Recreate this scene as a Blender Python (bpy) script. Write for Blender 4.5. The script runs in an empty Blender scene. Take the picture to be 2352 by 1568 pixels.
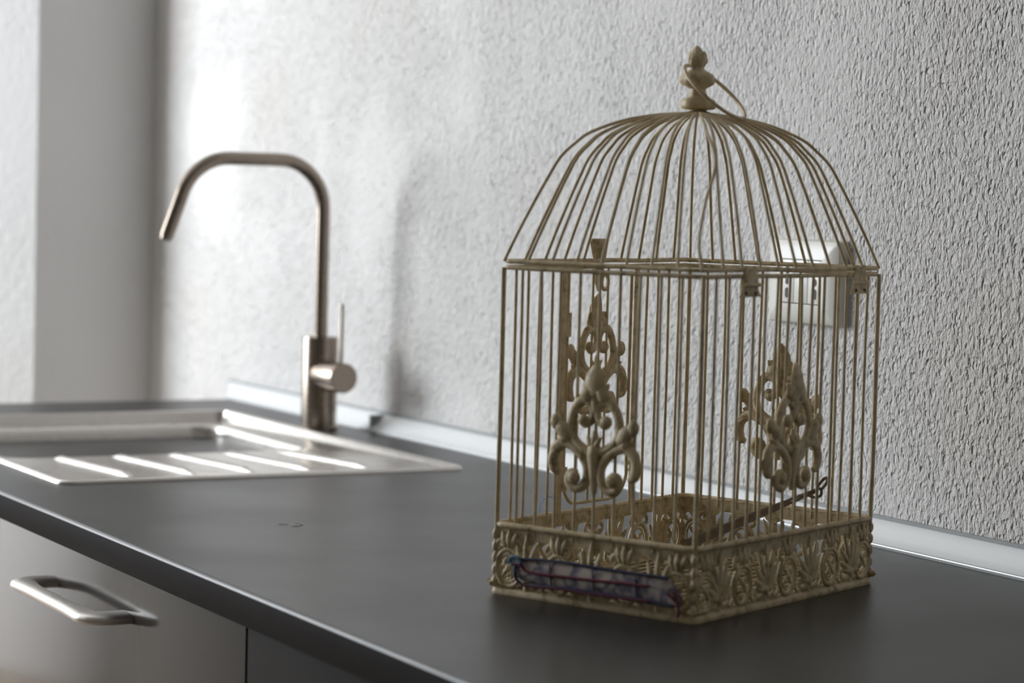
import bpy, math, random
from mathutils import Vector, Matrix
random.seed(7)
PI = math.pi
scene = bpy.context.scene
COL = scene.collection
H0 = 0.9                      # worktop height above the floor; all heights below are relative to the worktop

# ------------------------------------------------------------------ camera
FW = Vector((0.868989, -0.491110, -0.060573)); RT = Vector((-0.490372, -0.871078, 0.027527)); UP = Vector((0.066282, -0.005783, 0.997784))
CAM = Vector((-1.401206, 0.636784, 0.279050))
cd = bpy.data.cameras.new('camera'); cam = bpy.data.objects.new('camera', cd); COL.objects.link(cam)
cam.matrix_world = Matrix(((RT.x, UP.x, -FW.x, CAM.x), (RT.y, UP.y, -FW.y, CAM.y), (RT.z, UP.z, -FW.z, CAM.z + H0), (0, 0, 0, 1)))
cd.sensor_width = 36; cd.lens = 81.652; cd.clip_start = .05
cd.dof.use_dof = True; cd.dof.focus_distance = 1.85; cd.dof.aperture_fstop = 6.3
scene.camera = cam

# ------------------------------------------------------------------ world, daylight, exposure
w = bpy.data.worlds.new('world'); scene.world = w; w.use_nodes = True
bg = w.node_tree.nodes['Background']; bg.inputs[0].default_value = (.75, .86, 1, 1); bg.inputs[1].default_value = 1.0
WX0, WX1, WZ0, WZ1, WY = 2.30, 4.00, .05, 1.50, 1.62     # window opening in the left wall
ld = bpy.data.lights.new('window_left_offscreen', 'AREA'); ld.shape = 'RECTANGLE'; ld.size = WX1 - WX0; ld.size_y = WZ1 - WZ0
ld.energy = 145; ld.color = (.88, .94, 1)
lo = bpy.data.objects.new('window_left_offscreen', ld); COL.objects.link(lo)
lo.location = ((WX0 + WX1) / 2, WY + .10, (WZ0 + WZ1) / 2 + H0); lo.rotation_euler = (-PI / 2, 0, 0)
scene.view_settings.view_transform = 'Standard'; scene.view_settings.look = 'None'
scene.view_settings.gamma = 1; scene.view_settings.use_curve_mapping = False
scene.view_settings.exposure = 0.05

# ------------------------------------------------------------------ materials
def mat(name, col, rough=.5, metal=0., spec=.5):
    m = bpy.data.materials.new(name); m.use_nodes = True
    b = m.node_tree.nodes['Principled BSDF']
    b.inputs['Base Color'].default_value = (*col, 1); b.inputs['Roughness'].default_value = rough
    b.inputs['Metallic'].default_value = metal; b.inputs['Specular IOR Level'].default_value = spec
    return m, m.node_tree, b
def nd(t, kind, **kw):
    n = t.nodes.new(kind)
    for k, v in kw.items():
        if k.startswith('i_'): n.inputs[k[2:].replace('_', ' ')].default_value = v
        else: setattr(n, k, v)
    return n
def coords(t, scale=(1, 1, 1)):
    tc = nd(t, 'ShaderNodeTexCoord'); mp = nd(t, 'ShaderNodeMapping'); mp.inputs['Scale'].default_value = scale
    t.links.new(tc.outputs['Object'], mp.inputs['Vector']); return mp.outputs[0]
def ramp(t, src, stops):
    r = nd(t, 'ShaderNodeValToRGB'); e = r.color_ramp.elements
    while len(e) < len(stops): e.new(.5)
    for k, (p, c) in enumerate(stops): e[k].position = p; e[k].color = (*c, 1) if len(c) == 3 else c
    t.links.new(src, r.inputs[0]); return r.outputs[0]
def g(v): return (v, v, v)

def plaster(name, base, rough_scale=1.0, strength=1.0):
    m, t, b = mat(name, base, .9, 0, .2)
    v = coords(t, (1.1, 1.1, .72))
    L = t.links.new
    warp = nd(t, 'ShaderNodeTexNoise', i_Scale=60., i_Detail=3.); L(v, warp.inputs['Vector'])
    mixv = nd(t, 'ShaderNodeMix', data_type='VECTOR'); mixv.inputs[0].default_value = .012
    L(v, mixv.inputs[4]); L(warp.outputs['Color'], mixv.inputs[5])
    n1 = nd(t, 'ShaderNodeTexNoise', i_Scale=210. * rough_scale, i_Detail=4., i_Roughness=.55); L(v, n1.inputs['Vector'])
    n2 = nd(t, 'ShaderNodeTexNoise', i_Scale=520. * rough_scale, i_Detail=3.); L(v, n2.inputs['Vector'])
    vo = nd(t, 'ShaderNodeTexVoronoi', i_Scale=190. * rough_scale, feature='F1'); L(mixv.outputs[1], vo.inputs['Vector'])
    vo2 = nd(t, 'ShaderNodeTexVoronoi', i_Scale=115. * rough_scale, feature='F1'); L(mixv.outputs[1], vo2.inputs['Vector'])
    pit2 = ramp(t, vo2.outputs['Distance'], [(.0, g(0)), (.14, g(.3)), (.30, g(1)), (1, g(1))])
    pit = ramp(t, vo.outputs['Distance'], [(.0, g(0)), (.16, g(.25)), (.36, g(1)), (1, g(1))])
    big = nd(t, 'ShaderNodeTexNoise', i_Scale=5., i_Detail=3.); L(v, big.inputs['Vector'])
    msk = ramp(t, big.outputs['Fac'], [(.36, g(.50)), (.50, g(1))])
    und = nd(t, 'ShaderNodeTexNoise', i_Scale=14., i_Detail=2.); L(v, und.inputs['Vector'])
    def math_(op, a, bb):
        n = nd(t, 'ShaderNodeMath', operation=op)
        for i, x in enumerate((a, bb)):
            if isinstance(x, (int, float)): n.inputs[i].default_value = x
            else: L(x, n.inputs[i])
        return n.outputs[0]
    rel = math_('MULTIPLY', math_('SUBTRACT', n1.outputs['Fac'], .5), 1.5)
    rel = math_('ADD', rel, math_('MULTIPLY', math_('SUBTRACT', pit, .9), .55))
    rel = math_('ADD', rel, math_('MULTIPLY', math_('SUBTRACT', pit2, .9), .75))
    rel = math_('MULTIPLY', rel, msk)
    tot = math_('ADD', math_('ADD', rel, math_('MULTIPLY', n2.outputs['Fac'], .22)), math_('MULTIPLY', und.outputs['Fac'], .15))
    bp = nd(t, 'ShaderNodeBump', i_Strength=strength, i_Distance=.0037)
    L(tot, bp.inputs['Height']); L(bp.outputs[0], b.inputs['Normal'])
    c = ramp(t, big.outputs['Fac'], [(.3, base), (.55, tuple(x * .97 for x in base)), (.8, (base[0] * .93, base[1] * .90, base[2] * .87))])
    L(c, b.inputs['Base Color'])
    return m
M = {}
M['plaster'] = plaster('rough_plaster', (.80, .775, .75))
M['plaster_smooth'] = plaster('trowelled_plaster', (.78, .765, .75), .5, .25)
M['paint'] = mat('white_paint', (.78, .76, .74), .8)[0]
M['ochre'] = mat('off_white_paint', (.74, .72, .68), .8)[0]
M['ceiling'] = mat('ceiling_paint', (.75, .74, .72), .9)[0]
def floor_mat():
    m, t, b = mat('floor_tiles', (.30, .24, .19), .5); v = coords(t)
    n = nd(t, 'ShaderNodeTexNoise', i_Scale=4., i_Detail=4.); t.links.new(v, n.inputs['Vector'])
    t.links.new(ramp(t, n.outputs['Fac'], [(.3, (.26, .2, .155)), (.7, (.35, .28, .22))]), b.inputs['Base Color']); return m
M['floor'] = floor_mat()
def worktop():
    m, t, b = mat('anthracite_laminate', (.020, .0175, .0165), .42, 0, .5); v = coords(t, (1, 1, 1)); L = t.links.new
    n = nd(t, 'ShaderNodeTexNoise', i_Scale=900., i_Detail=2.); L(v, n.inputs['Vector'])
    n3 = nd(t, 'ShaderNodeTexNoise', i_Scale=6., i_Detail=4.); L(v, n3.inputs['Vector'])
    L(ramp(t, n3.outputs['Fac'], [(.3, (.020, .0185, .018)), (.7, (.025, .0225, .0215))]), b.inputs['Base Color'])
    L(ramp(t, n3.outputs['Fac'], [(.3, g(.34)), (.7, g(.40))]), b.inputs['Roughness'])
    bp = nd(t, 'ShaderNodeBump', i_Strength=.12, i_Distance=.0006); L(n.outputs['Fac'], bp.inputs['Height']); L(bp.outputs[0], b.inputs['Normal'])
    return m
M['worktop'] = worktop()
M['edge'] = mat('anthracite_edge_band', (.017, .0155, .016), .6, 0, .06)[0]
def brushed(name, col, rough, scale=(1, 1, 60), amt=.08):
    m, t, b = mat(name, col, rough, 1.); v = coords(t, scale); L = t.links.new
    n = nd(t, 'ShaderNodeTexNoise', i_Scale=40., i_Detail=3.); L(v, n.inputs['Vector'])
    L(ramp(t, n.outputs['Fac'], [(.3, g(rough - amt)), (.7, g(rough + amt))]), b.inputs['Roughness']); return m
M['steel'] = brushed('brushed_steel', (.62, .59, .56), .30)
M['tap_steel'] = brushed('tap_brushed_steel', (.285, .238, .195), .25)
M['handle_steel'] = brushed('satin_nickel', (.74, .70, .66), .48)
def aluminium():
    m, t, b = mat('pale_aluminium', (.88, .89, .89), .38, .15); return m
M['alu'] = aluminium()
M['lip'] = mat('grey_plastic_lip', (.36, .36, .35), .6)[0]
M['gasket'] = mat('grey_rubber_gasket', (.30, .31, .31), .5)[0]
M['cabinet'] = mat('gloss_taupe_lacquer', (.052, .045, .041), .14, 0, .36)[0]
M['cabinet_side'] = mat('dark_taupe_board', (.017, .014, .0125), .5, 0, .03)[0]
M['carcass'] = mat('carcass_board', (.22, .2, .18), .6)[0]
def cream(name='aged_cream_paint', k=1.0, lo=.30, sc=110.):
    m, t, b = mat(name, (.45, .38, .26), .52, 0, .45); v = coords(t); L = t.links.new
    n = nd(t, 'ShaderNodeTexNoise', i_Scale=sc, i_Detail=6., i_Roughness=.7); L(v, n.inputs['Vector'])
    n2 = nd(t, 'ShaderNodeTexNoise', i_Scale=320., i_Detail=3.); L(v, n2.inputs['Vector'])
    c1 = ramp(t, n.outputs['Fac'], [(lo, (.15 * k, .08 * k, .036 * k)), (lo + .12, (.38 * k, .31 * k, .165 * k)), (.5, (.60 * k, .475 * k, .285 * k)), (.72, (.70 * k, .585 * k, .39 * k))])
    L(c1, b.inputs['Base Color'])
    bp = nd(t, 'ShaderNodeBump', i_Strength=.35, i_Distance=.0007); L(n2.outputs['Fac'], bp.inputs['Height']); L(bp.outputs[0], b.inputs['Normal'])
    return m
M['cream'] = cream('aged_cream_paint', 1.05, .27, 110.)
M['wire'] = cream('aged_cream_wire', 1.05, .20, 60.)
M['rust'] = mat('rusty_wire', (.13, .085, .05), .6)[0]
M['plastic'] = mat('white_socket_plastic', (.80, .77, .70), .35)[0]
M['plastic_insert'] = mat('ivory_socket_insert', (.82, .80, .74), .3)[0]
M['hole'] = mat('socket_hole_black', (.004, .006, .005), .6)[0]
def fabric():
    m, t, b = mat('printed_cotton', (.7, .66, .62), .9); v = coords(t); L = t.links.new
    n = nd(t, 'ShaderNodeTexNoise', i_Scale=75., i_Detail=1.); L(v, n.inputs['Vector'])
    L(ramp(t, n.outputs['Fac'], [(.36, (.56, .49, .42)), (.45, (.34, .30, .31)), (.53, (.13, .125, .17)), (.62, (.50, .42, .38))]), b.inputs['Base Color'])
    return m
M['fabric'] = fabric()
M['blue'] = mat('navy_thread', (.035, .035, .085), .8)[0]
M['maroon'] = mat('maroon_thread', (.13, .012, .03), .8)[0]
M['teal'] = mat('teal_thread', (.12, .22, .30), .8)[0]
M['paleblue'] = mat('pale_blue_thread', (.30, .40, .80), .7)[0]
M['lint'] = mat('pale_lint', (.6, .57, .52), .9)[0]

# ------------------------------------------------------------------ mesh helpers
class MB:
    def __init__(s): s.v = []; s.f = []
    def add(s, vs, fs):
        o = len(s.v); s.v += [tuple(x) for x in vs]; s.f += [tuple(i + o for i in q) for q in fs]; return s
    def box(s, x0, x1, y0, y1, z0, z1):
        vs = [(x, y, z) for x in (x0, x1) for y in (y0, y1) for z in (z0, z1)]
        return s.add(vs, [(0, 1, 3, 2), (4, 6, 7, 5), (0, 4, 5, 1), (2, 3, 7, 6), (0, 2, 6, 4), (1, 5, 7, 3)])
    def tube(s, pts, r, n=8, closed=False, flat=None):
        P = [Vector(p) for p in pts]; N = len(P); rr = r if isinstance(r, (list, tuple)) else [r] * N
        vs = []; fs = []; nrm = None
        for i in range(N):
            if closed: d = P[(i + 1) % N] - P[i - 1]
            else: d = P[min(i + 1, N - 1)] - P[max(i - 1, 0)]
            d = d.normalized() if d.length > 1e-12 else Vector((0, 0, 1))
            if flat is not None:
                b_ = Vector(flat); a_ = b_.cross(d).normalized(); b_ = d.cross(a_).normalized()
            else:
                if nrm is None:
                    q = Vector((0, 0, 1)) if abs(d.z) < .9 else Vector((1, 0, 0)); nrm = (q - d * q.dot(d)).normalized()
                else: nrm = (nrm - d * nrm.dot(d)).normalized()
                a_ = nrm; b_ = d.cross(a_)
            k = .72 if flat is not None else 1
            for j in range(n):
                t = 2 * PI * j / n; vs.append(P[i] + a_ * (math.cos(t) * rr[i]) + b_ * (math.sin(t) * rr[i] * k))
        for i in range(N if closed else N - 1):
            for j in range(n):
                a = i * n + j; b = i * n + (j + 1) % n; c = ((i + 1) % N) * n + (j + 1) % n; d = ((i + 1) % N) * n + j
                fs.append((a, b, c, d))
        if not closed:
            fs.append(tuple(range(n - 1, -1, -1))); fs.append(tuple(range((N - 1) * n, N * n)))
        return s.add(vs, fs)
    def lathe(s, prof, n=32, org=(0, 0, 0), fn=None):
        vs = []; fs = []; ox, oy, oz = org
        for (r, z) in prof:
            for j in range(n):
                t = 2 * PI * j / n; q = r * (fn(t, z) if fn else 1)
                vs.append((ox + q * math.cos(t), oy + q * math.sin(t), oz + z))
        for i in range(len(prof) - 1):
            for j in range(n):
                fs.append((i * n + j, i * n + (j + 1) % n, (i + 1) * n + (j + 1) % n, (i + 1) * n + j))
        fs.append(tuple(range(n - 1, -1, -1))); fs.append(tuple(range((len(prof) - 1) * n, len(prof) * n)))
        return s.add(vs, fs)
    def blob(s, c, rx, ry, rz, n=10, m=6, rot=None):
        vs = []; fs = []; c = Vector(c)
        for i in range(m + 1):
            a = PI * i / m
            for j in range(n):
                t = 2 * PI * j / n
                p = Vector((rx * math.sin(a) * math.cos(t), ry * math.sin(a) * math.sin(t), rz * math.cos(a)))
                if rot: p = rot @ p
                vs.append(c + p)
        for i in range(m):
            for j in range(n): fs.append((i * n + j, (i + 1) * n + j, (i + 1) * n + (j + 1) % n, i * n + (j + 1) % n))
        return s.add(vs, fs)
    def plate(s, poly, T, th):                 # polygon in (u, v), extruded by th; T maps (u, v, w) to a point
        n = len(poly); vs = [T(u, v, -th / 2) for u, v in poly] + [T(u, v, th / 2) for u, v in poly]
        fs = [tuple(range(n - 1, -1, -1)), tuple(range(n, 2 * n))] + [(i, (i + 1) % n, n + (i + 1) % n, n + i) for i in range(n)]
        return s.add(vs, fs)
    def sweep(s, prof, loop):                  # prof: (inset, z) pairs swept along a closed loop(inset) -> list of (x, y)
        rows = [[(x, y, z) for x, y in loop(d)] for d, z in prof]; n = len(rows[0]); vs = [p for r_ in rows for p in r_]; fs = []
        for i in range(len(rows) - 1):
            for j in range(n): fs.append((i * n + j, i * n + (j + 1) % n, (i + 1) * n + (j + 1) % n, (i + 1) * n + j))
        return s.add(vs, fs)
    def build(s, name, m, parent=None, smooth=True, bevel=0, angle=40):
        me = bpy.data.meshes.new(name); me.from_pydata(s.v, [], s.f); me.update()
        import bmesh
        b = bmesh.new(); b.from_mesh(me); bmesh.ops.recalc_face_normals(b, faces=b.faces); b.to_mesh(me); b.free()
        o = bpy.data.objects.new(name, me); COL.objects.link(o)
        me.materials.append(M[m] if isinstance(m, str) else m)
        if smooth:
            for p in me.polygons: p.use_smooth = True
            md = o.modifiers.new('split', 'EDGE_SPLIT'); md.split_angle = math.radians(angle)
        if bevel:
            bv = o.modifiers.new('bevel', 'BEVEL'); bv.width = bevel; bv.segments = 3; bv.limit_method = 'ANGLE'
            o.modifiers.move(len(o.modifiers) - 1, 0)
        if parent: o.parent = parent
        else: o.location.z = H0
        return o
def thing(name, label, cat, loc=(0, 0, 0), rz=0, group=None):
    o = bpy.data.objects.new(name, None); COL.objects.link(o); o.empty_display_size = .05
    o.location = (loc[0], loc[1], loc[2] + H0); o.rotation_euler = (0, 0, rz); tag(o, label, cat, group); return o
def tag(o, label, cat, group=None):
    o['label'] = label; o['category'] = cat
    if group: o['group'] = group
    return o
def struct(o, label=None):
    o['kind'] = 'structure'
    if label: o['label'] = label
    return o
def child(o, parent, loc=(0, 0, 0)):
    c = bpy.data.objects.new(o.name.split('.')[0], o.data); COL.objects.link(c); c.parent = parent; c.location = loc
    for m_ in o.modifiers:
        n_ = c.modifiers.new(m_.name, m_.type)
        if m_.type == 'EDGE_SPLIT': n_.split_angle = m_.split_angle
    return c
def spline(ctrl, n=8, closed=False):           # Catmull-Rom through tuples of any length
    out = []; N = len(ctrl)
    for i in range(N if closed else N - 1):
        g_ = (lambda k: ctrl[k % N]) if closed else (lambda k: ctrl[max(0, min(N - 1, k))])
        p0, p1, p2, p3 = g_(i - 1), g_(i), g_(i + 1), g_(i + 2)
        for q in range(n):
            t = q / n
            out.append(tuple(.5 * (2 * b + (c - a) * t + (2 * a - 5 * b + 4 * c - d) * t * t + (3 * b - a - 3 * c + d) * t ** 3) for a, b, c, d in zip(p0, p1, p2, p3)))
    if not closed: out.append(tuple(ctrl[-1]))
    return out
def rrect(x0, x1, y0, y1, r, n=6):
    out = []
    for cx, cy, a0 in ((x1 - r, y1 - r, 0), (x0 + r, y1 - r, 90), (x0 + r, y0 + r, 180), (x1 - r, y0 + r, 270)):
        for k in range(n + 1):
            a = math.radians(a0 + 90 * k / n); out.append((cx + r * math.cos(a), cy + r * math.sin(a)))
    return out

# ------------------------------------------------------------------ the room
CE = 1.75
def quadwall(name, x0, x1, y0, y1, m, z0=-H0, z1=CE):
    return MB().box(x0, x1, y0, y1, z0, z1).build(name, m, smooth=False)
struct(quadwall('wall_right', -3.2, 4.55, -.75, -.6, 'plaster'), 'rough pitted white plaster wall behind the worktop')
pier = MB(); pp = [(1.885, -.6), (1.885, -.42), (2.185, -.16), (2.45, -.16), (2.45, -.6)]
pier.plate(pp, lambda u, v, q: (u, v, (CE - H0) / 2 + q), CE + H0)
struct(pier.build('wall_far', 'plaster_smooth', smooth=False), 'white plastered pier with splayed edge at the far end of the worktop')
LY, RX = 3.0, 1.55                                # the room widens to the left behind the window bay
struct(quadwall('wall_end', 4.4, 4.55, -.75, WY + .25, 'paint'))
struct(quadwall('wall_back', -3.35, -3.2, -.75, LY + .15, 'ochre'))
wl = MB(); YA, YB = WY, WY + .25
wl.box(RX, WX0, YA, YB, -H0, CE); wl.box(WX1, 4.55, YA, YB, -H0, CE); wl.box(WX0, WX1, YA, YB, -H0, WZ0); wl.box(WX0, WX1, YA, YB, WZ1, CE)
wl.box(RX, RX + .2, YB, LY + .15, -H0, CE); wl.box(-3.2, RX, LY, LY + .15, -H0, CE)
struct(wl.build('wall_left', 'ochre', smooth=False))
struct(MB().box(-3.45, 4.55, -.75, LY + .15, -H0 - .1, -H0).build('floor', 'floor', smooth=False))
struct(MB().box(-3.45, 4.55, -.75, LY + .15, CE, CE + .1).build('ceiling', 'ceiling', smooth=False))
fr = MB()
for a, b in ((WX0, WX0 + .05), (WX1 - .05, WX1)): fr.box(a, b, YA + .0, YA + .06, WZ0, WZ1)
fr.box(WX0, WX1, YA, YA + .06, WZ0, WZ0 + .05); fr.box(WX0, WX1, YA, YA + .06, WZ1 - .05, WZ1)
struct(fr.build('window_1', 'paint', smooth=False))

# ------------------------------------------------------------------ worktop with sink cut-out
XF = 1.517; XN = -1.25; YBK = -.6; TH = .0252
BX0, BX1, BY0, BY1 = 1.000, 1.302, -.468, -.105          # basin opening
wt = MB()
CX0, CX1, CY0, CY1 = .704, 1.340, -.497, -.071
R = .003
yf = -R
def topq(x0, x1, y0, y1): wt.add([(x0, y0, 0), (x1, y0, 0), (x1, y1, 0), (x0, y1, 0)], [(0, 1, 2, 3)])
topq(XN, CX0, YBK, yf); topq(CX1, XF, YBK, yf); topq(CX0, CX1, YBK, CY0); topq(CX0, CX1, CY1, yf)
for (a, b, c, d) in ((CX0, CY0, CX1, CY0), (CX1, CY0, CX1, CY1), (CX1, CY1, CX0, CY1), (CX0, CY1, CX0, CY0)):
    wt.add([(a, b, 0), (c, d, 0), (c, d, -TH), (a, b, -TH)], [(0, 1, 2, 3)])
prof = [(yf, 0)] + [(-R + R * math.sin(a), -R + R * math.cos(a)) for a in [PI / 2 * k / 6 for k in range(1, 7)]] + [(0, -TH + .001), (-.001, -TH), (YBK, -TH)]
wk = thing('worktop', 'dark anthracite laminate kitchen worktop running along the plaster wall', 'worktop')
wt.add([(XN, YBK, -TH), (XF, YBK, -TH), (XF, -.001, -TH), (XN, -.001, -TH)], [(0, 1, 2, 3)])
wt.add([(XF, YBK, 0), (XF, yf, 0), (XF, yf, -TH), (XF, YBK, -TH)], [(0, 1, 2, 3)]); wt.add([(XN, YBK, 0), (XN, yf, 0), (XN, yf, -TH), (XN, YBK, -TH)], [(0, 1, 2, 3)])
wt.build('top', 'worktop', wk, angle=25)
def extr(pr):
    k_ = len(pr); return MB().add([(XN, y, z) for y, z in pr] + [(XF, y, z) for y, z in pr], [(i, i + 1, k_ + i + 1, k_ + i) for i in range(k_ - 1)])
extr(prof[:7]).build('nosing', 'worktop', wk, angle=60)
extr(prof[6:9]).build('edge_band', 'edge', wk, angle=60)
# ------------------------------------------------------------------ upstand strip along the wall
ups = thing('worktop_upstand', 'pale aluminium upstand strip between worktop and plaster wall', 'upstand strip', (0, -.6, 0))
def upstand(x0, x1, cut0=0, cut1=0):
    mb = MB()
    pr = [(.0005, 0), (.0245, 0), (.0242, .0022), (.021, .0034), (.0155, .0075), (.010, .0135), (.0055, .0175), (.0025, .0195), (.0005, .0198)]
    k = len(pr)
    mb.add([(x0 + cut0 * z, y, z) for y, z in pr] + [(x1 + cut1 * z, y, z) for y, z in pr],
           [(i, (i + 1) % k, k + (i + 1) % k, k + i) for i in range(k)] + [tuple(range(k)), tuple(range(k, 2 * k))])
    return mb.build('profile', 'alu', ups, angle=50)
upstand(XN, 1.086); upstand(1.090, 1.525, 0, 2.4)
MB().box(1.0855, 1.0905, .0005, .0215, .0, .0185).build('joint', 'gasket', ups, smooth=False)
MB().box(XN, 1.572, .0003, .0032, .0185, .0222).build('top_gasket', 'gasket', ups, smooth=False)
MB().box(XN, 1.52, .0235, .0275, .0, .0012).build('bottom_lip', 'lip', ups, smooth=False)
MB().box(XN, 1.52, .0225, .0242, .0, .0026).build('bottom_gasket', 'gasket', ups, smooth=False)

# ------------------------------------------------------------------ sink
sk = thing('kitchen_sink', 'stainless steel inset sink with ribbed drainer and deep basin', 'sink', (1.02, -.285, 0))
ox, oy = 1.02, -.285
SX0, SX1, SY0, SY1 = .699 - ox, 1.345 - ox, -.502 - oy, -.066 - oy
outer = lambda d: rrect(SX0 + d, SX1 - d, SY0 + d, SY1 - d, max(.016 - d * .5, .004), 5)
bx0, bx1, by0, by1 = BX0 - ox, BX1 - ox, BY0 - oy, BY1 - oy
def zdeck(x):                                   # the drainer falls towards the basin
    t = max(0, min(1, (x - (SX0 + .015)) / (bx0 - SX0 - .02))); return .0012 - .0112 * t
rim = MB(); pr = [(0, .0002), (.0006, .0022), (.0022, .0034), (.0050, .0037), (.0080, .0034), (.0092, .0026)]
rim.sweep(pr, outer); rim.build('rim', 'steel', sk, angle=60)
inr = outer(.0132); top_ = outer(.0092); nn = len(inr)
MB().add([(x, y, .0026) for x, y in top_] + [(x, y, zdeck(x)) for x, y in inr], [(i, (i + 1) % nn, nn + (i + 1) % nn, nn + i) for i in range(nn)]).build('recess_wall', 'steel', sk, angle=60)
dk = MB(); bas = rrect(bx0, bx1, by0, by1, .035, 5)
dk.add([(x, y, zdeck(x)) for x, y in inr] + [(x, y, -.010) for x, y in bas], [(i, (i + 1) % nn, nn + (i + 1) % nn, nn + i) for i in range(nn)])
dk.build('deck', 'steel', sk, angle=60)
bl = lambda d: rrect(bx0 + d, bx1 - d, by0 + d, by1 - d, .035, 5)
bm_ = MB().sweep([(0, -.0100), (.001, -.0106), (.003, -.0125), (.004, -.020), (.010, -.140), (.018, -.152), (.034, -.158), (.036, -.158)], bl)
last = bl(.036); bm_.add([(x, y, -.158) for x, y in last], [tuple(range(len(last)))])
bm_.build('basin', 'steel', sk, angle=60)
MB().lathe([(.040, 0), (.040, .002), (.034, .003), (.030, .001), (.001, .001)], 24, ((bx0 + bx1) / 2, (by0 + by1) / 2, -.158)).build('drain', 'steel', sk)
ridge = None
for y_a, y_b in ((-.157, -.151), (-.2225, -.2175), (-.286, -.280), (-.350, -.3435), (-.414, -.4085)):
    mb = MB(); k = 9; m_ = 10; xa, xb = .992, .737
    vs = []
    for i in range(m_ + 1):
        t = i / m_; e = min(1, min(t, 1 - t) / .05); hgt = .0052 * math.sqrt(max(0, 1 - (1 - e) ** 2)); wd = .0058 * (.35 + .65 * e)
        for j in range(k):
            a = PI * j / (k - 1); vs.append((xa + (xb - xa) * t - ox, y_a + (y_b - y_a) * t - oy + wd * math.cos(a), zdeck(xa + (xb - xa) * t - ox) - .0004 + hgt * math.sin(a)))
    mb.add(vs, [(i * k + j, i * k + j + 1, (i + 1) * k + j + 1, (i + 1) * k + j) for i in range(m_) for j in range(k - 1)])
    mb.build('drainer_ridge', 'steel', sk, angle=70)

# ------------------------------------------------------------------ tap
tx, ty = 1.121, -.526
tp = thing('kitchen_tap', 'tall brushed steel mixer tap with angular swan neck spout', 'tap', (tx, ty, 0))
MB().lathe([(.001, 0), (.0235, 0), (.0235, .004), (.0212, .0055), (.0212, .1085), (.0205, .1105), (.019, .111), (.001, .111)], 48).build('body', 'tap_steel', tp, angle=35)
path = [(0, 0, .10), (0, 0, .262)]
Rb = .056
for k in range(1, 13): a = PI / 2 * k / 12; path.append((0, Rb - Rb * math.cos(a), .263 + Rb * math.sin(a)))
path.append((0, .118, .319))
Rc = .062; A2 = math.radians(70)
for k in range(1, 13): a = A2 * k / 12; path.append((0, .120 + Rc * math.sin(a), .319 - Rc + Rc * math.cos(a)))
y1, z1 = path[-1][1:]; path.append((0, y1 + math.cos(A2) * .055, z1 - math.sin(A2) * .055))
MB().tube(path, .0080, 24).build('spout', 'tap_steel', tp, angle=50)
e = path[-1]; d = Vector((0, math.cos(A2), -math.sin(A2)))
MB().tube([Vector(e) - d * .001, Vector(e) + d * .004], .0066, 20).build('aerator', 'tap_steel', tp, angle=50)
MB().tube([(-.012, 0, .066), (-.0665, 0, .066), (-.0680, 0, .066)], [.0178, .0178, .0170], 40).build('lever_barrel', 'tap_steel', tp, angle=50)
MB().tube([(-.058, 0, .080), (-.058, 0, .1515), (-.058, 0, .1525)], [.0024, .0024, .0018], 12).build('lever', 'tap_steel', tp, angle=50)

# ------------------------------------------------------------------ base cabinets
YD = -.020
def cabinet(x0, x1, lab, handle, m):
    c = thing('base_cabinet', lab, 'cabinet', ((x0 + x1) / 2, -.30, -H0))
    h = (x1 - x0) / 2; top = H0 - TH - .0005
    for a_ in (-h, h - .016): MB().box(a_, a_ + .016, -.28, YD - .021 + .30, .10, top).build('side_panel', 'carcass', c, smooth=False)
    MB().box(-h + .016, h - .016, -.28, YD - .021 + .30, .10, .116).build('bottom_panel', 'carcass', c, smooth=False)
    MB().box(-h + .016, h - .016, -.28, -.272, .116, top).build('back_panel', 'carcass', c, smooth=False)
    MB().box(-h, h, -.25, .20, 0, .10).build('plinth', 'cabinet_side', c, smooth=False)
    zs = [(.105, .52), (.523, top - .004)]
    for a, b in zs:
        d_ = MB().box(-h + .0006, h - .0006, YD - .0205 + .30, YD + .30, a, b).build('drawer_front', m, c, bevel=.0012)
        if handle:
            zc = (b - .0395 if b > .6 else b - .05); hc = .482 - (x0 + x1) / 2; L2 = .094; y0 = YD + .30; pj = .031
            pts = [(hc - L2, y0 - .001, zc), (hc - L2, y0 + pj * .55, zc), (hc - L2 + .006, y0 + pj * .88, zc), (hc - L2 + .022, y0 + pj, zc),
                   (hc, y0 + pj + .001, zc), (hc + L2 - .022, y0 + pj, zc), (hc + L2 - .006, y0 + pj * .88, zc), (hc + L2, y0 + pj * .55, zc), (hc + L2, y0 - .001, zc)]
            sp = spline(pts, 6); rad = []
            for q in sp:
                rad.append(.0075 if q[1] > y0 + pj * .6 else .0105)
            mb = MB(); N = len(sp); k = 14; vs = []
            for i in range(N):
                P = Vector(sp[i]); dd = (Vector(sp[min(i + 1, N - 1)]) - Vector(sp[max(i - 1, 0)])).normalized(); up_ = Vector((0, 0, 1)); sd = dd.cross(up_).normalized()
                wq = .0080 + .0065 * min(1, abs(q_ := (sp[i][0] - hc)) / L2) ** 4
                for j in range(k):
                    t = 2 * PI * j / k; cs, sn = math.cos(t), math.sin(t)
                    vs.append(P + sd * (wq * math.copysign(abs(cs) ** .7, cs)) + up_ * (.0048 * math.copysign(abs(sn) ** .7, sn)))
            mb.add(vs, [(i * k + j, i * k + (j + 1) % k, (i + 1) * k + (j + 1) % k, (i + 1) * k + j) for i in range(N - 1) for j in range(k)])
            mb.add(vs[:k], [tuple(range(k))]); mb.add(vs[-k:], [tuple(range(k))])
            hd = mb.build('handle', 'handle_steel', d_, angle=60)
    return c
cabinet(.1395, .7395, 'gloss taupe drawer cabinet with bow handle under the worktop', True, 'cabinet')
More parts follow.
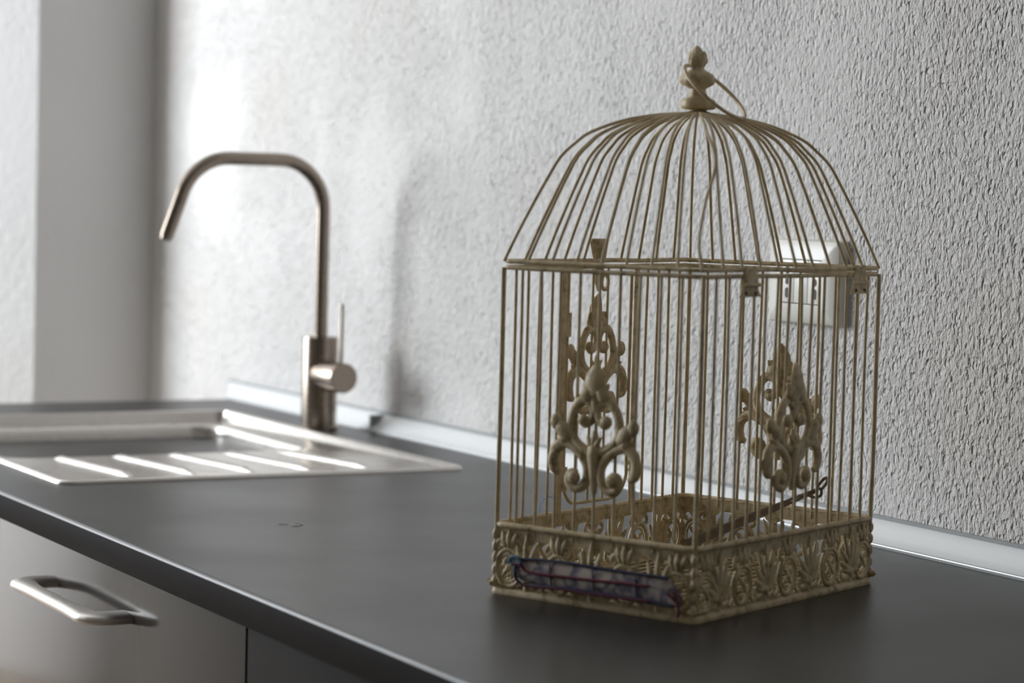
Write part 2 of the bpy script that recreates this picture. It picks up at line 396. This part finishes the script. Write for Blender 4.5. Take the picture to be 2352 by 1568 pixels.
cabinet(.741, 1.515, 'gloss taupe cabinet under the sink at the far end', False, 'cabinet')
cabinet(-.460, .138, 'darker matt cabinet front under the worktop beside the gloss drawers', False, 'cabinet_side')

# ------------------------------------------------------------------ wall socket
so = thing('wall_socket', 'white plastic double wall socket on the rough plaster behind the cage', 'wall socket', (.2530, -.6, .1775))
hw, hh = .0515, .0745
pl = MB(); loops = [(0, -.003), (0, .006), (.0015, .0095), (.006, .0118), (.0130, .0124), (.0132, .0112)]
rows = []
for d_, y in loops: rows.append([(x, y, z) for x, z in rrect(-hw + d_, hw - d_, d_, hh - d_, .003, 3)])
# the last two loops shrink onto the insert window
IX0, IX1, IZ0, IZ1 = -.0305, .0305, .0175, .0570
rows[-2] = [(x, .0124, z) for x, z in rrect(IX0, IX1, IZ0, IZ1, .001, 3)]; rows[-1] = [(x, .0102, z) for x, z in rrect(IX0, IX1, IZ0, IZ1, .001, 3)]
k = len(rows[0])
pl.add([p for r_ in rows for p in r_], [(i * k + j, i * k + (j + 1) % k, (i + 1) * k + (j + 1) % k, (i + 1) * k + j) for i in range(len(rows) - 1) for j in range(k)])
pl.add(rows[0], [tuple(range(k))]); pl.build('cover_plate', 'plastic', so, angle=25)
for i in range(3):
    a = IX0 + .0004 + i * .0202; b = a + .0198
    mo = MB().box(a, b, .002, .0118, IZ0 + .0007, IZ1 - .0007).build('socket_module', 'plastic_insert', so, bevel=.0005)
    if i != 1:
        for zc, tall in ((.0268, 1), (.0372, 0), (.0476, 1)):
            pts = rrect(-.0026, .0026, -(.0046 if tall else .0032), .0046 if tall else .0032, .0025, 5)
            MB().plate(pts, lambda u, v, q, a=a, b=b, zc=zc: ((a + b) / 2 + u, .0118 + q, zc + v), .0006).build('socket_hole', 'hole', mo, smooth=False)

# ------------------------------------------------------------------ bird cage
CLX, CLY, ROT = 0.0, -.3069, math.atan2(-.9208, .3896)
Lx, Sy = .2387, .1677; HX, HY = Lx / 2, Sy / 2
ZR, ZB, ZD = .0496, .2319, .2362         # base rim, body ring, dome ring
cage = thing('bird_cage', 'aged cream metal bird cage with wire dome and filigree base', 'bird cage', (CLX, CLY, 0), ROT)
E1 = Vector((.3896, -.9208, 0)); E2 = Vector((.9208, .3896, 0))
def cl(v): return Vector((v.dot(E1), v.dot(E2), v.z))      # world direction to cage direction
cR, cU, cF = cl(RT), cl(UP), cl(FW)
# base flange and floor
MB().sweep([(.004, .0), (-.0030, .0), (-.0034, .0015), (-.0028, .0040), (-.0008, .0052), (.0022, .0056), (.004, .0050), (.004, .0)], lambda d: rrect(-HX + d, HX - d, -HY + d, HY - d, .006, 5)).build('base_flange', 'cream', cage, angle=50)
fw0 = None
for i in range(17):
    y = -HY + .006 + i * (Sy - .012) / 16
    if fw0 is None: fw0 = MB().tube([(-HX, 0, .0042), (HX, 0, .0042)], .0011, 6).build('floor_wire', 'wire', cage); fw0.location = (0, y, 0)
    else: child(fw0, cage, (0, y, 0))
for i in range(3):
    x = -HX * .6 + i * HX * .6
    MB().tube([(x, -HY, .0022), (x, HY, .0022)], .0011, 6).build('floor_cross_wire', 'wire', cage)
# filigree panels: built in a flat frame (u along the side, v up, w outward) and turned onto each side
def facet(side):
    if side == 'FR': return lambda u, v, q: (u, -HY - q, v)
    if side == 'BL': return lambda u, v, q: (-u, HY + q, v)
    if side == 'FL': return lambda u, v, q: (-HX - q, -u, v)
    return lambda u, v, q: (HX + q, u, v)
def flatten(mb, T):
    mb.v = [T(*p) for p in mb.v]; return mb
def tube2(mb, ctrl, n=7, sides=7, sub=5, q=0.):
    fat = 1.2 if sides == 9 else 1.     # ctrl (u, v, r)
    sp = spline(ctrl, sub); mb.tube([(a, q, b) for a, b, c in sp], [max(c * fat, .0003) for a, b, c in sp], sides, flat=(0, 1, 0)); return mb
def uvw(mb):                                     # (u, w, v) to (u, v, w)
    mb.v = [(a, c, b) for a, b, c in mb.v]; return mb
def leaf2(mb, u, v, ang, ln, wd, q=.0, th=.0016):
    ca, sa = math.cos(ang), math.sin(ang); prof = [(0, .25), (.2, .7), (.45, 1), (.7, .85), (.9, .45), (1, .06)]
    vs = []; k = 6
    for t, s_ in prof:
        for j in range(k):
            a = 2 * PI * j / k; du = math.cos(a) * wd * s_; dq = math.sin(a) * th * (.4 + .6 * s_) + th * .8 * math.sin(PI * t)
            vs.append((u + ca * t * ln - sa * du, q + dq, v + sa * t * ln + ca * du))
    n_ = len(prof)
    mb.add(vs, [(i * k + j, i * k + (j + 1) % k, (i + 1) * k + (j + 1) % k, (i + 1) * k + j) for i in range(n_ - 1) for j in range(k)] + [tuple(range(k)), tuple(range((n_ - 1) * k, n_ * k))])
    return mb
def lift(mb): mb.v = [(a, .005 + (b - .005) * 1.13, c + .0007) for a, b, c in mb.v]; return mb
def palmette(u0, sc):
    mb = MB()
    for a, ln, wd in ((90, .0285, .0030), (68, .026, .0030), (112, .026, .0030), (46, .0215, .0029), (134, .0215, .0029), (24, .0165, .0028), (156, .0165, .0028), (4, .0115, .0026), (176, .0115, .0026)):
        leaf2(mb, u0, .0125, math.radians(a), ln * (1 if a == 90 else sc), wd, .0, .0017)
    for s_ in (-1, 1): tube2(mb, [(u0, .0105, .0018), (u0 + s_ * .006, .0075, .0018), (u0 + s_ * .0125, .0095, .0016), (u0 + s_ * .0125, .0135, .0014), (u0 + s_ * .009, .0130, .0016)])
    mb.blob((u0, .0008, .0115), .0034, .0024, .0034, 8, 5)
    tube2(mb, [(u0, .0125, .0022), (u0, .0045, .0024)])
    return uvw(mb)
def rosette(u0, sc):
    mb = MB(); R1 = .0112
    pts = [(u0 + R1 * math.cos(2 * PI * k / 20), 0, .0178 + R1 * 1.05 * math.sin(2 * PI * k / 20)) for k in range(20)]
    mb.tube(pts, .0017, 7, closed=True)
    pts = [(u0 + .0082 * math.cos(2 * PI * k / 16), .0004, .0178 + .0086 * math.sin(2 * PI * k / 16)) for k in range(16)]
    mb.tube(pts, .0009, 5, closed=True)
    for k in range(4):
        leaf2(mb, u0, .0178, PI / 4 + k * PI / 2, .0080, .0021, 0, .0012)
    mb.blob((u0, .001, .0178), .0026, .0018, .0026, 8, 5)
    for s_ in (-1, 1):
        tube2(mb, [(u0, .0300, .0016), (u0 + s_ * .0045, .0345, .0017), (u0 + s_ * .0095, .0345, .0017), (u0 + s_ * .0110, .0305, .0015), (u0 + s_ * .0080, .0290, .0019)])
        leaf2(mb, u0 + s_ * .0022, .0295, math.radians(90 - s_ * 22), .0120, .0027, 0, .0014)
        tube2(mb, [(u0 + s_ * .0105, .0100, .0015), (u0 + s_ * .0150, .0065, .0015), (u0 + s_ * .0185, .0085, .0013)])
    leaf2(mb, u0, .0290, PI / 2, .0130, .0026, .0003, .0015)
    return uvw(mb)
for side, half, nt in (('FR', HX, 4), ('BL', HX, 4), ('FL', HY, 3), ('BR', HY, 3)):
    T = facet(side)
    fb = MB()
    fb.v = []; 
    b_ = MB()
    for (v0, v1, q0, q1) in ((.0405, .0490, -.0006, .0006), (.0045, .0068, -.0008, .0008)):
        b_.box(-half, half, v0, v1, q0, q1)                # (u, v, w)
    # scalloped lower edge of the top band
    tile = 2 * half / nt
    for k in range(nt * 2 + 1):
        u = -half + k * tile / 2
        b_.plate([(max(-half, min(half, u + tile * .13 * math.cos(t))), .041 - .0045 * math.sin(t)) for t in [PI * j / 6 for j in range(7)]], lambda a, c, q: (a, c, q), .0012)
    pn = flatten(b_, T).build('filigree_panel', 'cream', cage, smooth=False)
    for k in range(nt):
        flatten(lift(palmette(-half + (k + .5) * tile, tile / .0597)), T).build('palmette', 'cream', pn, angle=60)
    for k in range(nt + 1):
        u = -half + k * tile
        if k == 0: u += .0125
        if k == nt: u -= .0125
        flatten(lift(rosette(u, 1)), T).build('rosette', 'cream', pn, angle=60)
for sx, sy in ((-1, -1), (1, -1), (-1, 1), (1, 1)):
    mb = MB(); mb.tube([(sx * HX, sy * HY, .004 + .0455 * k / 14) for k in range(15)], [.0010 + .0009 * abs(math.sin(k * 1.1)) for k in range(15)], 8)
    for k in range(5): mb.blob((sx * (HX + .0004), sy * (HY + .0004), .0085 + .0085 * k), .0026, .0026, .0042, 8, 5)
    mb.build('corner_post', 'cream', cage)
def ringrod(name, z, r, grow=0., cr=.007, sag=0.):
    pts = []
    for x, y in rrect(-HX - grow, HX + grow, -HY - grow, HY + grow, cr, 5): pts.append((x, y, z))
    P = []
    for i in range(len(pts)):
        a, b = pts[i], pts[(i + 1) % len(pts)]; dd = math.dist(a, b); k = max(1, int(dd / .02))
        for q in range(k):
            t = q / k; P.append(tuple(a[j] + (b[j] - a[j]) * t + (random.uniform(-1, 1) * sag if k > 1 else 0) for j in range(3)))
    return MB().tube(P, r, 8, closed=True).build(name, 'cream', cage, angle=80)
ringrod('base_rim', ZR, .0022, .0012, .008)
ringrod('body_ring', ZB, .0017, .0, .006, .0002)
ringrod('dome_ring', ZD, .0017, .0, .006, .0003)
# upright wires
def upright(x, y, r, jit=.0008, z0=ZR - .006):
    P = []; ax, ay = random.uniform(-jit, jit), random.uniform(-jit, jit); ph = random.uniform(0, 6)
    for k in range(9):
        t = k / 8; e_ = math.sin(PI * t); P.append((x + e_ * (ax + .0004 * math.sin(5 * t + ph)), y + e_ * (ay + .0004 * math.cos(4 * t + ph)), z0 + (ZB - z0) * t))
    return MB().tube(P, r, 7).build('upright_wire', 'wire', cage, angle=80)
NL, NS = 15, 10
DX = .0465                                     # door half width, on the back long side
for i in range(NL + 1):
    x = -HX + Lx * i / NL; corner = i in (0, NL)
    upright(x, -HY, .0018 if corner else .00115)
    if corner: upright(x, HY, .0018)
for s_ in (-1, 1):
    for k in range(1, 5): upright(s_ * (DX + (HX - DX) * k / 5), HY, .00115)
for i in range(1, NS):
    y = -HY + Sy * i / NS
    upright(-HX, y, .00115); upright(HX, y, .00115)
# dome
DOMEH = .1090
DP = [(1.0, 0), (.925, .20), (.84, .41), (.78, .55), (.716, .687), (.64, .78), (.567, .85), (.41, .93), (.25, .975), (.10, .997), (.0, 1.0)]
apx = cR * -.0022; apx.z = 0
def domewire(x, y, r=.00115, bend=None):
    sp = spline(DP, 3); P = []; ph = random.uniform(0, 6); j = random.uniform(.3, 1) * .0006
    for a, h in sp:
        q = Vector((x * a, y * a, ZD + DOMEH * h)) + apx * h
        tn = Vector((-y, x, 0)).normalized(); q += tn * (j * math.sin(3 * h + ph) * math.sin(PI * min(1, h)))
        if bend: q += cR * (bend * (math.exp(-((h - .66) / .2) ** 2) - .35 * math.exp(-((h - .15) / .15) ** 2)))
        P.append(q)
    return MB().tube(P, r, 7).build('dome_wire', 'wire', cage, angle=80)
for i in range(11):
    x = -HX + Lx * i / 10
    domewire(x, -HY, bend=.009 if i == 0 else None); domewire(x, HY)
for i in range(1, 8):
    y = -HY + Sy * i / 8
    domewire(-HX, y); domewire(HX, y)
# top plate, finial and lifting ring
ZT = ZD + DOMEH
F0 = apx + Vector((0, 0, 0))
MB().lathe([(.001, 0), (.0085, 0), (.0095, .0012), (.006, .0024), (.005, .0050), (.001, .0050)], 20, (apx.x, apx.y, ZT - .0004)).build('top_plate', 'cream', cage)
def zz(cy): return .394 - (80 + .1403 * cy - 105) * .000312
pf = [(1235, .006), (1215, .0118), (1180, .0127), (1090, .0126), (1055, .0108), (1030, .0082), (1005, .0068), (975, .0066), (940, .0056), (890, .0056), (860, .0080), (820, .0112), (760, .0129), (700, .0127), (650, .0112), (610, .0080), (570, .0050), (535, .0043), (500, .0054), (455, .0069), (400, .0071), (340, .0060), (290, .0046), (240, .0033), (205, .0021), (183, .0009), (178, .0002)]
lean = cR * -.0022; lean.z = 0
mb = MB().lathe([(r, zz(cy)) for cy, r in pf], 36, (0, 0, 0), lambda t, z: 1 + (.055 * math.cos(5 * t + z * 260) + .03 * math.cos(9 * t - z * 500) if z > .3635 else .02 * math.cos(6 * t)))
mb.v = [(x + apx.x + lean.x * (z - ZT) / .045, y + apx.y + lean.y * (z - ZT) / .045, z) for x, y, z in mb.v]
fin = mb.build('finial', 'cream', cage, angle=50)
for k in range(5):                              # overlapping petals of the bud
    a = 2 * PI * k / 5 + .5; c = Vector((apx.x + lean.x * .8 + .0042 * math.cos(a), apx.y + lean.y * .8 + .0042 * math.sin(a), zz(405)))
    MB().blob(c, .0030, .0030, .0062, 8, 6, Matrix.Rotation(-.30 * math.sin(a), 3, 'X') @ Matrix.Rotation(.30 * -math.cos(a), 3, 'Y')).build('petal', 'cream', fin)
def imgpt(px, py, dist_off=0.):                 # point on the plane through the cage axis facing the photographer, in cage space
    q = (Vector((0, 0, 0)) - Vector((0, 0, 0)))
    base = Vector((CAM.x - CLX, CAM.y - CLY, CAM.z)); bl_ = Vector((base.dot(E1), base.dot(E2), base.z))
    d_ = cF + cR * ((px - 1176) / 5334.6) - cU * ((py - 784) / 5334.6)
    return bl_ + d_ * (1.698 + dist_off)
pa, pb = imgpt(1574, 152, -.0224), imgpt(1710, 270, -.0224)
ctr = (pa + pb) / 2; ax_a = (pb - pa) / 2; rad = ax_a.length
ax_b = ((cR * -.66 - cU * .745) * .37 - cF * .929).normalized() * rad
MB().tube([ctr + ax_a * math.cos(2 * PI * k / 40) + ax_b * math.sin(2 * PI * k / 40) for k in range(40)], .0014, 8, closed=True).build('lifting_ring', 'cream', cage, angle=80)

# scroll ornaments on the four sides (u across, v up from the lowest point, about 78 x 90 mm)
def ornament(side, u0, v0, sc=1.0, depth=.0016, flip=1):
    T0 = facet(side); T = lambda u, v, q: T0(u0 + u * sc, v0 + v * sc, q * sc + depth)
    mb = MB()
    for s_ in (-1, 1):
        tube2(mb, [(s_ * .0015, .028, .0030), (s_ * .0085, .0305, .0030), (s_ * .0165, .0360, .0029), (s_ * .0205, .0450, .0028), (s_ * .0185, .0560, .0029), (s_ * .0125, .0635, .0030),
                   (s_ * .0055, .0630, .0027), (s_ * .0020, .0575, .0024), (s_ * .0030, .0515, .0026), (s_ * .0080, .0490, .0034), (s_ * .0110, .0515, .0030)], sides=9)
        mb.blob((s_ * .0095, .0008, .0508), .0046, .0032, .0040, 10, 6)
        # lower volutes
        tube2(mb, [(s_ * .0350, .0210, .0018), (s_ * .0345, .0285, .0028), (s_ * .0275, .0335, .0031), (s_ * .0190, .0320, .0031), (s_ * .0110, .0265, .0031), (s_ * .0062, .0190, .0030), (s_ * .0060, .0110, .0029),
                   (s_ * .0095, .0045, .0028), (s_ * .0160, .0030, .0028), (s_ * .0212, .0070, .0029), (s_ * .0195, .0125, .0032), (s_ * .0150, .0125, .0032)], sides=9)
        mb.blob((s_ * .0162, .0012, .0105), .0052, .0036, .0050, 10, 6)
        # drooping side curl
        tube2(mb, [(s_ * .0250, .0330, .0026), (s_ * .0320, .0290, .0030), (s_ * .0352, .0220, .0036), (s_ * .0335, .0150, .0034), (s_ * .0290, .0125, .0018)], sides=9)
    tube2(mb, [(0, .0005, .0022), (0, .010, .0030), (0, .0200, .0042), (0, .0290, .0050), (0, .0350, .0034), (0, .0440, .0016)], sides=9)
    tube2(mb, [(0, .055, .0022), (0, .063, .0036), (0, .070, .0042)], sides=9)
    for a in (60, 90, 120): leaf2(mb, 0, .030, math.radians(a), .0120, .0024, 0, .002)
    og = flatten(uvw(mb), T).build('scroll_ornament', 'cream', cage, angle=70)
    lf = MB(); leaf2(lf, 0, .0620, PI / 2, .0285, .0088, 0, .0030)
    for s_ in (-1, 1): leaf2(lf, 0, .0640, math.radians(90 - s_ * 40), .0165, .0056, 0, .0026); lf.blob((s_ * .0068, .001, .0685), .0058, .0034, .0056, 10, 6)
    flatten(uvw(lf), T).build('top_leaf', 'cream', og, angle=70)
    for s_ in (-1, 1):
        lf = MB(); leaf2(lf, s_ * .0180, .0350, math.radians(90 - s_ * 46), .0225, .0058, 0, .0026); lf.blob((s_ * .0325, .0012, .0480), .0048, .0030, .0058, 10, 6); leaf2(lf, s_ * .0195, .0345, math.radians(90 - s_ * 75), .0130, .0038, 0, .002)
        flatten(uvw(lf), T).build('side_leaf', 'cream', og, angle=70)
ornament('FL', .0005, .0790); ornament('FR', .0005, .0800); ornament('BR', -.0005, .0850); ornament('BL', 0, .1210, 1.0, .0022)
# door on the back long side
def strip(x, y, z0, z1, wd, th, name, parent):
    return MB().box(x - wd / 2, x + wd / 2, y - th / 2, y + th / 2, z0, z1).build(name, 'cream', parent, bevel=.0003)
for s_ in (-1, 1): strip(s_ * DX, HY, ZR - .008, ZB, .0052, .0016, 'door_post', cage)
zb, dxo = .0560, DX - .006
DY = HY + .0008
P = [(-dxo, DY, .228), (-dxo, DY, .090), (-dxo, DY, .070), (-dxo + .008, DY, .058), (-dxo + .02, DY, zb), (0, DY, zb), (dxo - .02, DY, zb), (dxo - .008, DY, .060), (dxo, DY, .072), (dxo, DY, .090), (dxo, DY, .228)]
dr = MB().tube(spline(P, 5), .0014, 8).build('door_frame', 'wire', cage, angle=80)
for x in (-.026, -.0095, .0095, .026): MB().tube([(x, DY, zb), (x, DY, .230)], .00105, 7).build('door_wire', 'wire', dr, angle=80)
for z in (.066, .180): MB().box(-dxo - .0075, -dxo + .0035, DY - .0014, DY + .0022, z, z + .018).build('door_hinge', 'cream', dr, bevel=.0004)
MB().tube(spline([(dxo, DY, .0800), (dxo + .007, DY, .0835), (dxo + .014, DY + .001, .0830), (dxo + .0185, DY + .001, .0770), (dxo + .016, DY + .001, .0720), (dxo + .009, DY + .001, .0735), (dxo + .004, DY, .0760)], 5), .0013, 8).build('door_catch', 'cream', dr, angle=80)
# hinges on the near long side, latch on the far long side
def hinge(x):
    T = lambda u, v, q: (x + u, -HY - .0022 - q, v)
    h_ = MB().plate([(-.0095, .2262), (.0095, .2262), (.0100, .2232), (.0148, .2175), (.0100, .2178), (-.0100, .2178), (-.0148, .2175), (-.0100, .2232)], T, .0010)
    h_.plate([(-.0075, .2388), (-.0035, .2388), (-.0035, .2368), (.0035, .2368), (.0035, .2388), (.0075, .2388), (.0075, .2335), (.0100, .2290), (.0085, .2262), (-.0085, .2262), (-.0100, .2290), (-.0075, .2335)], T, .0010)
    hg = h_.build('lid_hinge', 'cream', cage, bevel=.0003)
    MB().tube([(x - .0105, -HY - .0034, .2262), (x + .0105, -HY - .0034, .2262)], .0014, 8).build('hinge_pin', 'cream', hg, angle=80)
    for s_ in (-1, 1): MB().blob((x + s_ * .0062, -HY - .0030, .2205), .0013, .0009, .0013, 8, 5).build('rivet', 'rust', hg)
hinge(-.0640); hinge(.0870)
T = lambda u, v, q: (u - .0010, HY + .0016 + q, v)
la = MB().plate([(-.0105, .2525), (.0085, .2525), (.0100, .2500), (.0075, .2380), (.0045, .2340), (-.0045, .2340), (-.0085, .2380), (-.0125, .2500)], T, .0012).build('latch_plate', 'cream', cage, bevel=.0003)
lh = MB(); lh.plate([(-.0050, .2340), (.0045, .2340), (.0055, .2240), (.0030, .2165), (-.0010, .2130), (-.0050, .2200)], T, .0012)
lh.tube([T(.0075 + .0042 * math.cos(a), .2200 + .0058 * math.sin(a), .0) for a in [2 * PI * k / 14 for k in range(14)]], .0015, 7, closed=True)
lh.build('latch_hook', 'cream', la, bevel=0)

# ------------------------------------------------------------------ things around the cage
def cw(x, y, z): v = Vector((CLX, CLY, 0)) + E1 * x + E2 * y; return Vector((v.x, v.y, z))
def imgc(px, py, axis, val):                     # where the sight line meets a plane of the cage, in cage space
    base = Vector((CAM.x - CLX, CAM.y - CLY, CAM.z)); bl_ = Vector((base.dot(E1), base.dot(E2), base.z))
    d_ = cF + cR * ((px - 1176) / 5334.6) - cU * ((py - 784) / 5334.6); k = 0 if axis == 'x' else 1
    return bl_ + d_ * ((val - bl_[k]) / d_[k])
# hooked rod leaning inside the cage, from the floor near the front corner to the wires of the far short side
top = Vector((HX - .004, -.0400, .0700)); bot = Vector((-HX + .010, -HY + .008, .0520))
rp = thing('hooked_rod', 'dark rusty double wire rod with hooked end leaning inside the cage', 'hook rod', (CLX, CLY, 0), ROT)
b0 = imgc(1572, 1252, 'x', -HX + .012); t0 = imgc(1870, 1128, 'x', HX - .012)
dirv = (t0 - b0).normalized(); sidev = Vector((0, 0, 1)).cross(dirv).normalized()
for s_ in (-1, 1):
    MB().tube([b0 + Vector((0, 0, s_ * .0030)), b0 + (t0 - b0) * .5 + Vector((0, 0, s_ * .0024)), t0 + Vector((0, 0, s_ * .0008))], .0011, 7).build('rod_wire', 'rust', rp, angle=80)
MB().box(-.5, .5, -.0006, .0006, -.0022, .0022).v
fl_ = MB(); a_, c_ = b0 + (t0 - b0) * .02, b0 + (t0 - b0) * .80
fl_.add([a_ + sidev * .0005 + Vector((0, 0, -.0026)), a_ + sidev * .0005 + Vector((0, 0, .0026)), c_ + sidev * .0005 + Vector((0, 0, .0014)), c_ + sidev * .0005 + Vector((0, 0, -.0014)),
         a_ - sidev * .0005 + Vector((0, 0, -.0026)), a_ - sidev * .0005 + Vector((0, 0, .0026)), c_ - sidev * .0005 + Vector((0, 0, .0014)), c_ - sidev * .0005 + Vector((0, 0, -.0014))],
        [(0, 1, 2, 3), (4, 5, 6, 7), (0, 1, 5, 4), (1, 2, 6, 5), (2, 3, 7, 6), (3, 0, 4, 7)])
fl_.build('rod_strip', 'rust', rp, smooth=False)
V = lambda px, py, x_=HX - .012: imgc(px, py, 'x', x_)
MB().tube(spline([tuple(t0), tuple(V(1855, 1135)), tuple(V(1872, 1142)), tuple(V(1886, 1136)), tuple(V(1884, 1122)), tuple(V(1872, 1126)), tuple(V(1860, 1130))], 5), .0011, 7).build('hook_loop', 'rust', rp, angle=80)
MB().tube(spline([tuple(V(1872, 1132)), tuple(V(1880, 1114)), tuple(V(1892, 1100)), tuple(V(1900, 1098, HX - .002)), tuple(V(1898, 1110, HX - .002)), tuple(V(1886, 1124))], 5), .0012, 7).build('hook_link', 'rust', rp, angle=80)
# printed cloth strip bound with threads on the short near side of the base
pk = thing('thread_bundle', 'folded cloth strip wound with navy and maroon thread tied on the cage base', 'thread bundle', (CLX, CLY, 0), ROT)
FX = -HX - .0062
def fp(px, py, q=0.): v = imgc(px, py, 'x', FX - q); return v
edge_t = [fp(1178, 1282), fp(1250, 1290), fp(1330, 1299), fp(1410, 1311), fp(1490, 1322), fp(1536, 1330), fp(1562, 1372)]
edge_b = [fp(1183, 1330), fp(1250, 1347), fp(1330, 1360), fp(1410, 1372), fp(1490, 1386), fp(1540, 1394), fp(1560, 1396)]
mb = MB(); N = len(edge_t); K = 6; vs = []
for layer in (0, 1):
    for i in range(N):
        for j in range(K):
            t = j / (K - 1); p_ = edge_t[i].lerp(edge_b[i], t); bul = math.sin(PI * t) * .0022
            p_ = p_ + Vector((-(bul + .0006) + .0006 * math.sin(i * 2.1 + j * 1.7) if layer == 0 else .0036, 0, 0)); vs.append(p_)
q = N * K; fs = []
for lay in (0, 1):
    for i in range(N - 1):
        for j in range(K - 1): fs.append((lay * q + i * K + j, lay * q + (i + 1) * K + j, lay * q + (i + 1) * K + j + 1, lay * q + i * K + j + 1))
for i in range(N - 1):
    fs.append((i * K, (i + 1) * K, q + (i + 1) * K, q + i * K)); fs.append((i * K + K - 1, (i + 1) * K + K - 1, q + (i + 1) * K + K - 1, q + i * K + K - 1))
for j in range(K - 1):
    fs.append((j, j + 1, q + j + 1, q + j)); fs.append(((N - 1) * K + j, (N - 1) * K + j + 1, q + (N - 1) * K + j + 1, q + (N - 1) * K + j))
mb.add(vs, fs); mb.build('cloth_strip', 'fabric', pk, angle=80)
def thread(px, m, r=.0009, q=.0028): MB().tube(spline([tuple(fp(x, y, q)) for x, y in px], 6), r, 7).build('thread', m, pk, angle=80)
thread([(1190, 1284), (1230, 1285), (1300, 1292), (1370, 1303), (1440, 1314), (1500, 1322), (1536, 1327)], 'blue', .0010, .0015)
thread([(1184, 1300), (1184, 1326), (1202, 1342), (1240, 1346), (1290, 1349), (1350, 1358), (1420, 1368), (1500, 1382), (1545, 1392)], 'blue', .0010, .0026)
thread([(1176, 1294), (1196, 1298), (1206, 1310), (1230, 1317), (1290, 1324), (1350, 1331), (1420, 1338), (1490, 1346)], 'maroon', .0010, .0032)
thread([(1200, 1343), (1225, 1348), (1280, 1352), (1340, 1361), (1400, 1369), (1460, 1377), (1490, 1380)], 'maroon', .0009, .0032)
thread([(1533, 1364), (1545, 1375), (1556, 1388), (1558, 1405), (1556, 1418)], 'maroon', .0010, .0028)
thread([(1545, 1360), (1560, 1370), (1566, 1380), (1555, 1384), (1548, 1372)], 'maroon', .0008, .0024)
thread([(1170, 1284), (1178, 1278), (1192, 1282), (1190, 1292), (1176, 1292), (1172, 1284), (1184, 1280)], 'teal', .0013, .0024)
thread([(1165, 1288), (1180, 1296), (1196, 1292), (1186, 1284)], 'teal', .0010, .0030)
for k in range(3):
    x = 1262 + k * 98; t_ = (x - 1178) / 360
    yt, yb = 1282 + 48 * t_, 1338 + 56 * t_
    MB().tube([fp(x, yt + 3, .0024), fp(x + 2, (yt + yb) / 2, .0030), fp(x + 4, yb - 3, .0022)], .0005, 5).build('cross_thread', 'blue', pk, angle=80)
# thin blue thread arching down from the door to the base strip
def bt(px, py): return imgc(px, py, 'y', HY + .0035)
P = [tuple(bt(x, y)) for x, y in ((1237, 1186), (1238, 1170), (1243, 1155), (1253, 1143), (1262, 1140), (1270, 1143), (1277, 1150))]
th = thing('loose_thread', 'thin pale blue thread looped behind the cage wires beside the door', 'thread', (CLX, CLY, 0), ROT)
MB().tube(spline(P, 5), .0004, 6).build('strand', 'paleblue', th, angle=80)
# lint on the worktop
for k, (x, y, a) in enumerate(((.3950, -.1600, .3), (.3830, -.1650, 1.9), (.3885, -.1715, 2.6))):
    pts = [(.004 * math.cos(t * 1.6 + a) * (1 + .2 * t), .0035 * math.sin(t * 1.9 + a), .0004 + .0003 * abs(math.sin(3 * t))) for t in [i / 5 * 2 for i in range(6)]]
    o = MB().tube(spline(pts, 4), .00030, 5).build('lint_scrap', 'lint', smooth=True); o.location = (x, y, H0)
    tag(o, 'tiny curl of pale lint lying on the bare dark worktop', 'lint', 'lint scraps on the worktop')
